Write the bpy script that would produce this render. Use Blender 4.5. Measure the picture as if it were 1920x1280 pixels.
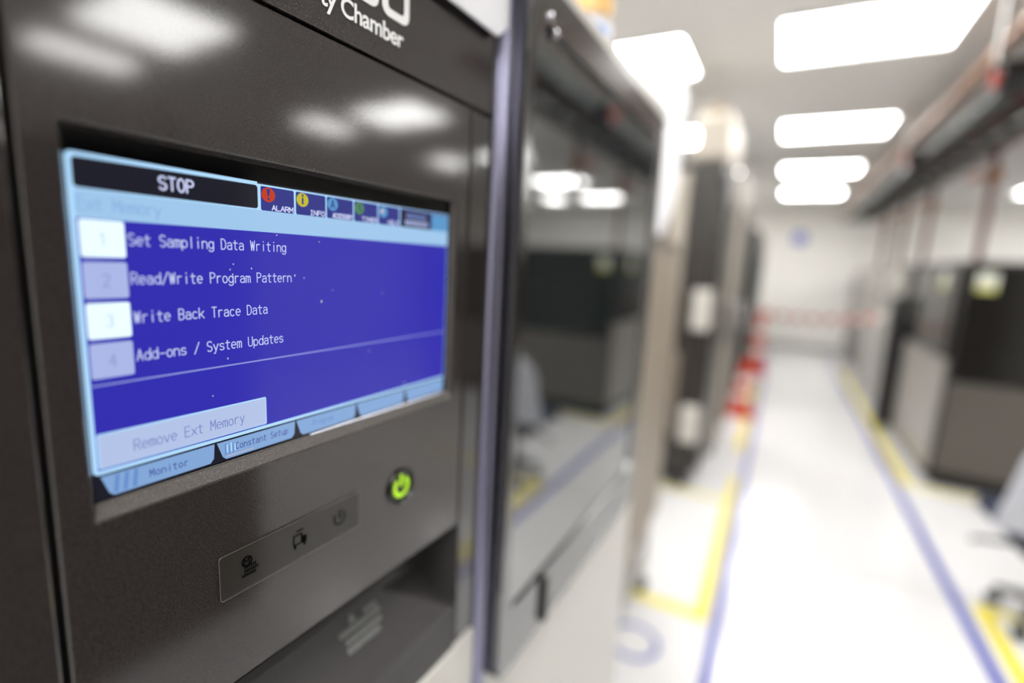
import bpy, bmesh, math, random
from mathutils import Matrix, Vector

for o in list(bpy.data.objects):
    bpy.data.objects.remove(o)
scn = bpy.context.scene
COL = scn.collection
random.seed(7)
PI = math.pi

# ------------------------------------------------------------------ camera
EYE = 1.5
CAM_AT = Vector((0, 0, EYE))
yaw, pitch, roll = (math.radians(a) for a in (27.8375, 9.29246, -2.861))
cy, sy, cp, sp, cr, sr = math.cos(yaw), math.sin(yaw), math.cos(pitch), math.sin(pitch), math.cos(roll), math.sin(roll)
fwd = Vector((-sy * cp, cy * cp, -sp))
rgt = Vector((cy, sy, 0))
dwn = fwd.cross(rgt)
r_ = cr * rgt + sr * dwn
d_ = -sr * rgt + cr * dwn
cam_data = bpy.data.cameras.new('camera')
cam_data.sensor_width = 36.0
cam_data.lens = 938.956 / 1920 * 36
cam_data.clip_start = 0.01
cam_data.dof.use_dof = True
cam_data.dof.focus_distance = 0.224
cam_data.dof.aperture_fstop = 1.85
cam = bpy.data.objects.new('camera', cam_data)
COL.objects.link(cam)
M = Matrix((r_, -d_, -fwd)).transposed().to_4x4()
M.translation = CAM_AT
cam.matrix_world = M
scn.camera = cam

# ------------------------------------------------------------------ world, exposure
LAMP = 18.5                     # radiance of the ceiling diffusers
w = bpy.data.worlds.new('world')
scn.world = w
w.use_nodes = True
w.node_tree.nodes['Background'].inputs[0].default_value = (0.8, 0.85, 0.9, 1)
w.node_tree.nodes['Background'].inputs[1].default_value = 0.3
vs = scn.view_settings
vs.view_transform = 'Standard'
vs.look = 'None'
vs.exposure = 0.0
vs.gamma = 1.0
vs.use_curve_mapping = False


# ------------------------------------------------------------------ materials
def lin(c):
    return tuple((v / 255 / 12.92) if v / 255 <= 0.04045 else ((v / 255 + 0.055) / 1.055) ** 2.4 for v in c) + (1,)


def mat(name, rgb, rough=0.5, metal=0.0, ior=1.5, bump=None, var=None, emit=None, estr=1.0, coat=0.0, alpha=None, trans=0.0):
    """rgb in sRGB 0-255; bump=(scale,strength,distance); var=(scale,amount)"""
    m = bpy.data.materials.new(name)
    m.use_nodes = True
    nt = m.node_tree
    p = nt.nodes['Principled BSDF']
    c = lin(rgb)
    p.inputs['Base Color'].default_value = c
    p.inputs['Roughness'].default_value = rough
    p.inputs['Metallic'].default_value = metal
    p.inputs['IOR'].default_value = ior
    p.inputs['Coat Weight'].default_value = coat
    p.inputs['Transmission Weight'].default_value = trans
    if alpha is not None:
        p.inputs['Alpha'].default_value = alpha
    if emit:
        p.inputs['Emission Color'].default_value = lin(emit)
        p.inputs['Emission Strength'].default_value = estr
    tc = nt.nodes.new('ShaderNodeTexCoord')
    if var:
        n = nt.nodes.new('ShaderNodeTexNoise')
        n.inputs['Scale'].default_value = var[0]
        n.inputs['Detail'].default_value = 5
        mx = nt.nodes.new('ShaderNodeMix')
        mx.data_type = 'RGBA'
        mx.inputs[6].default_value = tuple(v * (1 - var[1]) for v in c[:3]) + (1,)
        mx.inputs[7].default_value = tuple(min(1, v * (1 + var[1])) for v in c[:3]) + (1,)
        nt.links.new(tc.outputs['Object'], n.inputs['Vector'])
        nt.links.new(n.outputs['Fac'], mx.inputs[0])
        nt.links.new(mx.outputs[2], p.inputs['Base Color'])
    if bump:
        n2 = nt.nodes.new('ShaderNodeTexNoise')
        n2.inputs['Scale'].default_value = bump[0]
        n2.inputs['Detail'].default_value = 2
        b = nt.nodes.new('ShaderNodeBump')
        b.inputs['Strength'].default_value = bump[1]
        b.inputs['Distance'].default_value = bump[2]
        nt.links.new(tc.outputs['Object'], n2.inputs['Vector'])
        nt.links.new(n2.outputs['Fac'], b.inputs['Height'])
        nt.links.new(b.outputs['Normal'], p.inputs['Normal'])
    return m


def flake_paint(name, rgb, rough, flake=0.5, bump_d=0.000012, ior=1.62):
    """dark powder coat: fine grain relief and small pale flakes in the paint"""
    m = mat(name, rgb, rough, ior=ior, bump=(1500, 0.35, bump_d))
    nt = m.node_tree
    p = nt.nodes['Principled BSDF']
    tc = [n for n in nt.nodes if n.type == 'TEX_COORD'][0]
    v = nt.nodes.new('ShaderNodeTexNoise')
    v.inputs['Scale'].default_value = 2600
    v.inputs['Detail'].default_value = 1
    rp = nt.nodes.new('ShaderNodeValToRGB')
    rp.color_ramp.elements[0].position = 0.55
    rp.color_ramp.elements[0].color = lin(rgb)
    rp.color_ramp.elements[1].position = 0.78
    rp.color_ramp.elements[1].color = tuple(min(1, x * (1 + 4 * flake)) for x in lin(rgb)[:3]) + (1,)
    nt.links.new(tc.outputs['Object'], v.inputs['Vector'])
    nt.links.new(v.outputs['Fac'], rp.inputs[0])
    nt.links.new(rp.outputs[0], p.inputs['Base Color'])
    return m


def screen_mat(name, rgb, estr=1.0):
    return mat(name, (5, 5, 6), 0.12, emit=rgb, estr=estr, ior=1.33)


PANEL = flake_paint('charcoal_powder_coat', (42, 38, 37), 0.085, 0.9)
PANEL_MATT = flake_paint('charcoal_matt_plastic', (48, 46, 46), 0.42, 0.4, ior=1.4)
LEDGE_LIT = flake_paint('charcoal_ledge_lit', (68, 64, 61), 0.38, 0.8, ior=1.5)  # paler than the panel: light caught by the ledge put into the colour
PANEL_SMOOTH = mat('charcoal_smooth', (38, 35, 34), 0.06, ior=1.75, bump=(900, 0.1, 0.00001))
SEAM = mat('seam_black', (10, 10, 10), 0.6)
BLACK = mat('black_plastic', (16, 16, 17), 0.35)
BEZEL_GLASS = mat('screen_border_glass', (4, 4, 5), 0.08, ior=1.25)
WHITE_ENAMEL = mat('white_enamel', (200, 197, 190), 0.3, var=(3, 0.04))
TRIM = mat('lavender_aluminium', (140, 139, 162), 0.22, metal=0.85)
EDGE_GLINT = mat('edge_glint_metal', (205, 207, 216), 0.25, metal=0.8)
FRAME_DARK = mat('dark_door_frame', (24, 23, 23), 0.14, ior=2.7)
PANE = mat('dark_window_glass', (22, 30, 32), 0.03, ior=4.0)
WHITE_INK = mat('white_ink', (235, 235, 235), 0.5)
PALE_INK = mat('pale_grey_ink', (118, 120, 118), 0.6)
DARK_INK = mat('dark_ink', (5, 5, 5), 0.8, ior=1.1)
LABEL = mat('label_film', (46, 43, 40), 0.12, ior=1.45)
GREEN_LIT = mat('green_led', (40, 60, 10), 0.4, emit=(176, 228, 20), estr=1.25)
CHROME = mat('chrome', (200, 200, 205), 0.12, metal=1.0)
STEEL = mat('brushed_steel', (150, 150, 148), 0.3, metal=0.9)
CREAM = mat('cream_paint', (186, 178, 166), 0.45, var=(4, 0.05))
BEIGE = mat('beige_paint', (140, 129, 115), 0.45, var=(5, 0.08))
GREY = mat('grey_paint', (176, 174, 170), 0.4, var=(5, 0.05))
CAB_DARK = mat('dark_bronze_glass', (26, 24, 22), 0.16, ior=1.4)
CAB_MID = mat('dark_grey_panel', (44, 41, 39), 0.4, var=(3, 0.1))
CAB_LIGHT = mat('light_grey_panel', (156, 152, 146), 0.3, var=(3, 0.08))
CAB_PALE = mat('warm_grey_panel', (84, 79, 73), 0.3, var=(3, 0.1))
STICKER_Y = mat('yellow_sticker', (196, 196, 110), 0.5)
STICKER_W = mat('white_sticker', (215, 218, 205), 0.5)
RED = mat('cone_red', (204, 66, 40), 0.45)
WHITE = mat('cone_white', (238, 236, 232), 0.45)
CHAIR_GREY = mat('chair_grey', (186, 188, 196), 0.4)
CHAIR_NAVY = mat('chair_navy_fabric', (38, 44, 66), 0.9, bump=(300, 0.4, 0.001))
RUBBER = mat('rubber', (24, 24, 25), 0.6)
PIPE_RED = mat('pipe_dark_red', (96, 42, 40), 0.4)
PIPE_GREEN = mat('pipe_grey_green', (88, 98, 92), 0.4)
VALVE_RED = mat('valve_red', (176, 52, 30), 0.4)
COPPER = mat('pipe_copper', (140, 98, 70), 0.35, metal=0.5)
BLUE_TAPE = mat('blue_floor_tape', (44, 58, 168), 0.35, var=(8, 0.12))
YELLOW_TAPE = mat('yellow_floor_tape', (232, 216, 70), 0.35, var=(8, 0.1))
BLUE_SIGN = mat('blue_sign', (70, 100, 214), 0.4)
LAMP_FRAME = mat('lamp_frame', (236, 236, 234), 0.4)
FLOOR_M = mat('white_epoxy_floor', (226, 226, 227), 0.16, var=(1.3, 0.03), bump=(6, 0.05, 0.002))
CEIL_M = mat('ceiling_white', (230, 228, 225), 0.8, var=(0.7, 0.05))
WALL_M = mat('wall_white', (246, 244, 239), 0.7, var=(0.6, 0.03))
LAMP_M = bpy.data.materials.new('lamp_diffuser')
LAMP_M.use_nodes = True
_nt = LAMP_M.node_tree
_nt.nodes.remove(_nt.nodes['Principled BSDF'])
_e = _nt.nodes.new('ShaderNodeEmission')
_e.inputs[0].default_value = (1.0, 0.985, 0.96, 1)
_e.inputs[1].default_value = LAMP
_nt.links.new(_e.outputs[0], _nt.nodes['Material Output'].inputs[0])
FILM = mat('clear_film', (250, 250, 254), 0.3, trans=0.1, alpha=0.96)
FILM_WARM = mat('orange_print', (236, 190, 120), 0.4)
FILM_BLUE = mat('blue_print', (150, 180, 236), 0.4)


# ------------------------------------------------------------------ helpers
def link(name, me, m, parent=None, kind=None):
    o = bpy.data.objects.new(name, me)
    COL.objects.link(o)
    if m:
        me.materials.append(m)
    if parent:
        o.parent = parent
    if kind:
        o['kind'] = kind
    return o


def from_bm(name, bm, m, parent=None, smooth=False, kind=None, flat_big=False):
    bmesh.ops.recalc_face_normals(bm, faces=bm.faces)
    me = bpy.data.meshes.new(name)
    bm.to_mesh(me)
    bm.free()
    if smooth:
        for p in me.polygons:
            p.use_smooth = True
        me.set_sharp_from_angle(angle=math.radians(40))
        if flat_big:
            big = max(p.area for p in me.polygons)
            for p in me.polygons:
                if p.area > 0.03 * big:
                    p.use_smooth = False
    return link(name, me, m, parent, kind)


def add_box(bm, x0, x1, y0, y1, z0, z1, bev=0.0, seg=2):
    b = bmesh.new()
    vs_ = [b.verts.new((x, y, z)) for x in (x0, x1) for y in (y0, y1) for z in (z0, z1)]
    for f in ((0, 1, 3, 2), (4, 6, 7, 5), (0, 4, 5, 1), (2, 3, 7, 6), (0, 2, 6, 4), (1, 5, 7, 3)):
        b.faces.new([vs_[i] for i in f])
    if bev:
        bmesh.ops.bevel(b, geom=b.edges[:], offset=bev, segments=seg, affect='EDGES', profile=0.6)
    merge(bm, b)


def merge(bm, b, mtx=None):
    me = bpy.data.meshes.new('tmp')
    b.to_mesh(me)
    b.free()
    if mtx:
        me.transform(mtx)
    bm.from_mesh(me)
    bpy.data.meshes.remove(me)


def box(name, x0, x1, y0, y1, z0, z1, m, parent=None, bev=0.0, kind=None, seg=2):
    bm = bmesh.new()
    add_box(bm, x0, x1, y0, y1, z0, z1, bev, seg)
    return from_bm(name, bm, m, parent, smooth=bool(bev), kind=kind, flat_big=True)


def add_tube(bm, pts, r, n=10, caps=True):
    """tube along points; r number or list"""
    pts = [Vector(p) for p in pts]
    rr_ = r if isinstance(r, (list, tuple)) else [r] * len(pts)
    rings = []
    for i, p in enumerate(pts):
        t = (pts[min(i + 1, len(pts) - 1)] - pts[max(i - 1, 0)]).normalized()
        a = Vector((0, 0, 1)) if abs(t.z) < 0.9 else Vector((1, 0, 0))
        u = t.cross(a).normalized()
        v = t.cross(u)
        rings.append([bm.verts.new(p + rr_[i] * (math.cos(2 * PI * k / n) * u + math.sin(2 * PI * k / n) * v)) for k in range(n)])
    for a, b in zip(rings, rings[1:]):
        for k in range(n):
            bm.faces.new((a[k], a[(k + 1) % n], b[(k + 1) % n], b[k]))
    if caps:
        bm.faces.new(rings[0])
        bm.faces.new(rings[-1][::-1])


def tube(name, pts, r, m, parent=None, n=10):
    bm = bmesh.new()
    add_tube(bm, pts, r, n)
    return from_bm(name, bm, m, parent, smooth=True)


def rr(y0, y1, z0, z1, r, n=4):
    """rounded rectangle loop of (y,z)"""
    out = []
    for cy_, cz_, a0 in ((y1 - r, z1 - r, 0), (y0 + r, z1 - r, 90), (y0 + r, z0 + r, 180), (y1 - r, z0 + r, 270)):
        for k in range(n + 1):
            a = math.radians(a0 + 90 * k / n)
            out.append((cy_ + r * math.cos(a), cz_ + r * math.sin(a)))
    return out


def loft(name, loops, m, parent=None, cap0=False, cap1=False, smooth=False, dz=0.0):
    """loops: list of (x, [(y,z),...]) of equal length"""
    bm = bmesh.new()
    rings = [[bm.verts.new((x, y, z + dz)) for y, z in lp] for x, lp in loops]
    n = len(rings[0])
    for a, b in zip(rings, rings[1:]):
        for k in range(n):
            bm.faces.new((a[k], a[(k + 1) % n], b[(k + 1) % n], b[k]))
    if cap0:
        bm.faces.new(rings[0])
    if cap1:
        bm.faces.new(rings[-1])
    return from_bm(name, bm, m, parent, smooth=smooth)


def slab(name, y0, y1, z0, z1, x_back, x_front, r, m, parent=None, bev=0.0008, dz=0.0):
    """rounded-corner plate facing +x with softened front edge"""
    L = [(x_back, rr(y0, y1, z0, z1, r)), (x_front - bev, rr(y0, y1, z0, z1, r)),
         (x_front - bev * 0.3, rr(y0 + bev * 0.3, y1 - bev * 0.3, z0 + bev * 0.3, z1 - bev * 0.3, r)),
         (x_front, rr(y0 + bev, y1 - bev, z0 + bev, z1 - bev, max(r - bev * .5, 1e-5)))]
    return loft(name, L, m, parent, cap0=True, cap1=True, dz=dz)


def thing(name, label, cat, loc=(0, 0, 0), rz=0.0, group=None):
    o = bpy.data.objects.new(name, None)
    o.empty_display_size = 0.05
    COL.objects.link(o)
    o.location = loc
    o.rotation_euler = (0, 0, rz)
    o['label'] = label
    o['category'] = cat
    if group:
        o['group'] = group
    return o


def tag(o, label, cat, group=None):
    o['label'] = label
    o['category'] = cat
    if group:
        o['group'] = group
    return o


def dup(root, loc, rz=None, label=None, group=None):
    r = root.copy()
    COL.objects.link(r)
    r.location = loc
    if rz is not None:
        r.rotation_euler = (0, 0, rz)
    if label:
        r['label'] = label
    if group:
        r['group'] = group
    for ch in list(root.children):
        c = ch.copy()
        COL.objects.link(c)
        c.parent = r
        for g in ch.children:
            d = g.copy()
            COL.objects.link(d)
            d.parent = c
    return r


# ------------------------------------------------------------------ room
RX0, RX1, RY0, RY1, CEIL = -2.9, 6.4, -4.2, 11.6, 2.8
box('floor', RX0, RX1, RY0, RY1, -0.1, 0, FLOOR_M, kind='structure')
box('ceiling', RX0, RX1, RY0, RY1, CEIL, CEIL + 0.1, CEIL_M, kind='structure')
box('wall_left', RX0 - 0.1, RX0, RY0, RY1, 0, CEIL, WALL_M, kind='structure')
box('wall_right', RX1, RX1 + 0.1, RY0, RY1, 0, CEIL, WALL_M, kind='structure')
box('wall_back', RX0, RX1, RY1, RY1 + 0.1, 0, CEIL, WALL_M, kind='structure')
box('wall_front', RX0, RX1, RY0 - 0.1, RY0, 0, CEIL, WALL_M, kind='structure')
box('baseboard_back', RX0, RX1, RY1 - 0.02, RY1, 0, 0.1, GREY, kind='structure', bev=0.004)

# ceiling lights: two square diffusers side by side in one frame
def make_light(single=False):
    t = thing('ceiling_light', '', 'light', (0, 0, CEIL))
    bm = bmesh.new()
    hw = .22 if single else .42
    rects = [(-hw, hw, -.32, -.30), (-hw, hw, .30, .32), (-hw, -hw + .015, -.30, .30), (hw - .015, hw, -.30, .30)]
    if not single:
        rects.append((-.006, .006, -.30, .30))
    for x0, x1, y0, y1 in rects:
        add_box(bm, x0, x1, y0, y1, -0.022, 0.0)
    from_bm('lamp_frame', bm, LAMP_FRAME, t)
    for x0, x1 in (((-.205, .205),) if single else ((-.405, -.006), (.006, .405))):
        box('diffuser', x0, x1, -.30, .30, -0.012, -0.002, LAMP_M, t)
    return t


proto = {}
cols = ((-1.07, 'left-hand bank, above the cabinets on the left'), (0.245, 'bank straight over the white aisle'),
        (3.2, 'bank above the right-hand cabinets'), (4.25, 'outer bank by the right wall'))
rows = ((-2.7, 'far behind the viewpoint'), (-0.65, 'just behind the viewpoint'), (1.39, 'beside the viewpoint'),
        (3.43, 'nearest visible row'), (5.45, 'second visible row'), (7.5, 'third visible row'), (9.55, 'last row before the far wall'))
for cx, cn in cols:
    for ry, rn in rows:
        single = cx > 4
        if cx > 2 and ry > 0:
            ry += 0.22
        if cx == 0.245 and ry == 9.55:
            rn = 'smallest, last before the far wall'
        lab = 'glowing %s ceiling light, %s, %s' % ('square' if single else 'twin-panel', cn.split(',')[0], rn)
        if single not in proto:
            p_ = proto[single] = make_light(single)
            p_.location = (cx, ry, CEIL)
            p_['label'] = lab
            p_['group'] = 'recessed ceiling lights'
        else:
            dup(proto[single], (cx, ry, CEIL), label=lab, group='recessed ceiling lights')

# ------------------------------------------------------------------ floor tapes
def tape(name, rects, m, label, z=0.0012):
    bm = bmesh.new()
    for x0, x1, y0, y1 in rects:
        add_box(bm, x0, x1, y0, y1, 0.0002, z)
    o = from_bm(name, bm, m)
    return tag(o, label, 'floor tape', 'floor marking tapes')


tape('floor_tape', [(-0.095, -0.058, -3.5, 11.0)], BLUE_TAPE, 'thin straight blue tape line along the left edge of the aisle')
tape('floor_tape', [(0.885, 0.930, -3.5, 11.0)], BLUE_TAPE, 'wider straight blue tape line along the right edge of the aisle')
tape('floor_tape', [(-0.165, -0.112, 2.13, 3.86), (-0.85, -0.165, 2.13, 2.19), (-0.85, -0.165, 3.40, 3.45)], YELLOW_TAPE, 'yellow tape bay on the left, nearest, around the beige trolley')
tape('floor_tape', [(-0.19, -0.125, 4.5, 7.4)], YELLOW_TAPE, 'yellow tape strip on the left beside the orange cones')
tape('floor_tape', [(0.965, 1.03, 1.2, 2.96), (1.03, 2.2, 2.90, 2.96)], YELLOW_TAPE, 'yellow tape corner on the right under the grey swivel chair')
tape('floor_tape', [(0.955, 1.025, 4.47, 9.6), (1.025, 2.3, 4.44, 4.50)], YELLOW_TAPE, 'yellow tape strip along the foot of the dark cabinets at right')
bm = bmesh.new()
for k in range(32):
    a0, a1 = 2 * PI * k / 32, 2 * PI * (k + 1) / 32
    v = [bm.verts.new((rd * math.cos(a), rd * math.sin(a), 0.0012)) for rd, a in ((0.085, a0), (0.105, a0), (0.105, a1), (0.085, a1))]
    bm.faces.new(v)
o = from_bm('floor_ring_mark', bm, BLUE_TAPE)
o.location = (-0.36, 1.86, 0.0)
tag(o, 'blue ring marking on the floor at the foot of the near chamber', 'floor tape')

# ================================================================== NEAR CHAMBER
CH = thing('test_chamber', 'large charcoal and white climatic test chamber with lit blue touch screen, filling the left', 'test chamber',
           (-0.2, 0.2, 0), math.radians(-1.9))
Z = EYE

# white insulated body
box('body', -0.90, -0.042, -0.36, 0.60, 0.12, Z + 0.238, WHITE_ENAMEL, CH, bev=0.006)
box('body_plinth', -0.86, -0.05, -0.33, 0.57, 0.02, 0.12, BLACK, CH)
for yy in (-0.28, 0.52):
    for xx in (-0.80, -0.12):
        tube('foot', [(xx, yy, 0.0), (xx, yy, 0.02)], 0.03, RUBBER, CH, n=14)
# front skin of the white body below and beside the dark panels
slab('front_skin', -0.34, 0.1265, 0.14, Z - 0.3085, -0.041, 0.001, 0.002, WHITE_ENAMEL, CH, bev=0.0015)
slab('front_skin', 0.1480, 0.598, 0.14, Z + 0.232, -0.041, -0.0005, 0.002, WHITE_ENAMEL, CH, bev=0.0015)

# control panel plate with the rectangular screen recess
ZP = Z
loops = [(-0.012, rr(-0.1332, 0.0982, -0.2012, 0.0982, 0.0012)),
         (-0.0006, rr(-0.1332, 0.0982, -0.2012, 0.0982, 0.0012)),
         (0.0, rr(-0.1326, 0.0976, -0.2006, 0.0976, 0.0012)),
         (0.0, rr(-0.1235, 0.0861, -0.1001, 0.0369, 0.0012)),
         (-0.0005, rr(-0.1229, 0.0855, -0.0995, 0.0363, 0.0010)),
         (-0.0036, rr(-0.1212, 0.0838, -0.0948, 0.0352, 0.0008)),
         (-0.0042, rr(-0.1209, 0.0835, -0.0945, 0.0349, 0.0008)),
         (-0.0060, rr(-0.1209, 0.0835, -0.0945, 0.0349, 0.0008))]
loft('control_panel', loops, PANEL, CH, dz=ZP)
bm = bmesh.new()      # dark backing seen through the joints
add_box(bm, -0.016, -0.0072, -0.1375, 0.1275, Z - 0.2000, Z + 0.236)
add_box(bm, -0.016, -0.0125, -0.1375, -0.1345, Z - 0.3085, Z - 0.2000)
add_box(bm, -0.016, -0.0122, 0.0988, 0.1275, Z - 0.3085, Z - 0.2000)
from_bm('panel_backing', bm, SEAM, CH)

# name plate above the seam, side strip, left side panel
slab('header_panel', -0.1332, 0.1262, 0.0998, 0.237, -0.014, 0.0002, 0.001, PANEL, CH, bev=0.0006, dz=ZP)
slab('side_strip', 0.1000, 0.1262, -0.3060, 0.0978, -0.012, 0.0, 0.001, PANEL_SMOOTH, CH, bev=0.0009, dz=ZP)
slab('side_panel', -0.3500, -0.1356, -0.3080, 0.237, -0.014, 0.0, 0.0015, PANEL, CH, bev=0.0010, dz=ZP)

# rounded aluminium trim between the panel and the door
bm = bmesh.new()
prof = [(-0.012, 0.1275), (0.001, 0.1275), (0.0045, 0.1300), (0.0058, 0.1340), (0.0052, 0.1385), (0.003, 0.1425), (-0.012, 0.1440)]
ra = [bm.verts.new((x, y, 0.16)) for x, y in prof]
rb = [bm.verts.new((x, y, Z + 0.236)) for x, y in prof]
for i in range(len(prof) - 1):
    bm.faces.new((ra[i], ra[i + 1], rb[i + 1], rb[i]))
bm.faces.new(ra)
bm.faces.new(rb)
from_bm('edge_trim', bm, TRIM, CH, smooth=True)

# pocket handle under the panel: recess, sloping face, right hand facet, lower cover
bm = bmesh.new()
V = {}
def pv(k, y, z, e):
    V[k] = bm.verts.new((e, y, Z + z))
pv('tl', -0.1332, -0.2020, -0.001); pv('tr', 0.0982, -0.2034, -0.001)
pv('btl', -0.1200, -0.2055, -0.034); pv('btr', 0.0900, -0.2070, -0.034)
pv('bl', -0.1200, -0.2330, -0.026); pv('A', 0.0420, -0.2330, -0.026); pv('D', 0.0900, -0.2440, -0.030)
pv('fl', -0.1332, -0.2686, 0.0); pv('B', 0.0468, -0.2686, 0.0); pv('C', 0.0960, -0.2712, -0.0005)
pv('cr', 0.0982, -0.2712, 0.0)
pv('ll', -0.1332, -0.3075, 0.0); pv('lr', 0.0982, -0.3075, 0.0)
pv('lbl', -0.1332, -0.3075, -0.012); pv('lbr', 0.0982, -0.3075, -0.012)
for f in (('tl', 'tr', 'btr', 'btl'), ('btl', 'btr', 'D', 'A', 'bl'), ('bl', 'A', 'B', 'fl'), ('A', 'D', 'C', 'B'),
          ('tr', 'cr', 'C', 'D', 'btr'), ('tl', 'btl', 'bl', 'fl'), ('fl', 'B', 'C', 'cr', 'lr', 'll'), ('ll', 'lr', 'lbr', 'lbl')):
    bm.faces.new([V[k] for k in f])
from_bm('pocket_handle', bm, PANEL_MATT, CH)

# lower ledge of the screen recess, its sheen and edge glint put in as colour
bm = bmesh.new()
q = [bm.verts.new((e_, y_, Z + z_)) for e_, y_, z_ in ((-0.0003, -0.1226, -0.0994), (-0.0003, 0.0852, -0.0994), (-0.0036, 0.0836, -0.0944), (-0.0036, -0.1210, -0.0944),
                                                       (-0.0044, -0.1210, -0.0944), (-0.0044, 0.0836, -0.0944))]
bm.faces.new(q[:4])
bm.faces.new((q[3], q[2], q[5], q[4]))
from_bm('bezel_ledge', bm, LEDGE_LIT, CH)
tube('bezel_edge', [(-0.0037, -0.1205, Z - 0.0943), (-0.0037, 0.0832, Z - 0.0943)], 0.00035, LEDGE_LIT, CH, n=8)
tube('bezel_edge', [(-0.0036, -0.0300, Z - 0.0942), (-0.0036, 0.0800, Z - 0.0942)], 0.0005, EDGE_GLINT, CH, n=8)  # added pale tube standing in for the highlight along the edge

# ------------------------------------------------------------------ touch screen (800 x 480 layout)
SCR = box('touch_screen', -0.0068, -0.0046, -0.1212, 0.0838, Z - 0.0945, Z + 0.0349, BEZEL_GLASS, CH)
SY0, SZ0, SW, SH = -0.12055, 0.02790, 0.2026, 0.1217
LAYER = {0: -0.00455, 1: -0.00450, 2: -0.00445, 3: -0.00440, 4: -0.00435}


def U(x, y):
    return SY0 + x / 800 * SW, Z + SZ0 - y / 480 * SH


def ui_poly(name, pts, m, layer, label=None):
    bm = bmesh.new()
    v = [bm.verts.new((LAYER[layer],) + U(x, y)) for x, y in pts]
    bm.faces.new(v)
    me = bpy.data.meshes.new(name)
    bm.to_mesh(me)
    bm.free()
    o = link(name, me, m, SCR)
    # normals towards +x
    if me.polygons[0].normal.x < 0:
        me.flip_normals()
    if label:
        o['label'] = label
    return o


def rrp(x0, y0, x1, y1, r=0, n=4):
    if r == 0:
        return [(x0, y0), (x1, y0), (x1, y1), (x0, y1)]
    return rr(x0, x1, y0, y1, r, n)


UI_LIGHT = screen_mat('screen_pale_blue', (160, 200, 236), 1.0)
UI_EDGE = screen_mat('screen_edge_blue', (172, 214, 248), 1.1)
UI_BLUE = screen_mat('screen_blue', (52, 47, 176), 1.0)
UI_DARK = screen_mat('screen_black', (34, 34, 46), 0.8)
UI_TAB = screen_mat('screen_tab_navy', (54, 60, 150), 0.8)
UI_WHITE = screen_mat('screen_white', (226, 246, 255), 1.15)
UI_LILAC = screen_mat('screen_lilac', (172, 184, 232), 1.0)
UI_LILAC2 = screen_mat('screen_button_grey_blue', (180, 196, 232), 1.0)
UI_TXT = screen_mat('screen_text_white', (206, 214, 250), 1.0)
UI_TXTD = screen_mat('screen_text_dim_blue', (118, 136, 204), 0.9)
UI_TXTF = screen_mat('screen_text_faint', (140, 180, 226), 1.0)
UI_TXTN = screen_mat('screen_text_navy', (70, 78, 168), 0.8)
UI_BTAB = screen_mat('screen_bottom_tab', (138, 176, 226), 0.9)
UI_BTAB2 = screen_mat('screen_tab_streak', (112, 150, 214), 0.9)
UI_RED = screen_mat('screen_red', (206, 62, 22), 0.9)
UI_YEL = screen_mat('screen_yellow', (206, 196, 46), 0.9)
UI_CYAN = screen_mat('screen_cyan', (92, 158, 212), 0.9)
UI_GRN = screen_mat('screen_green', (84, 140, 84), 0.9)
UI_PINK = screen_mat('screen_pale_glow', (226, 200, 196), 0.9)
UI_RULE = screen_mat('screen_rule_line', (150, 158, 226), 0.9)

# vector font: cells 5 wide, capitals 8 high
def arc(cx, cy, rx, ry, a0, a1, n=8):
    return [(cx + rx * math.cos(math.radians(a0 + (a1 - a0) * k / n)), cy + ry * math.sin(math.radians(a0 + (a1 - a0) * k / n))) for k in range(n + 1)]


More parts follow.
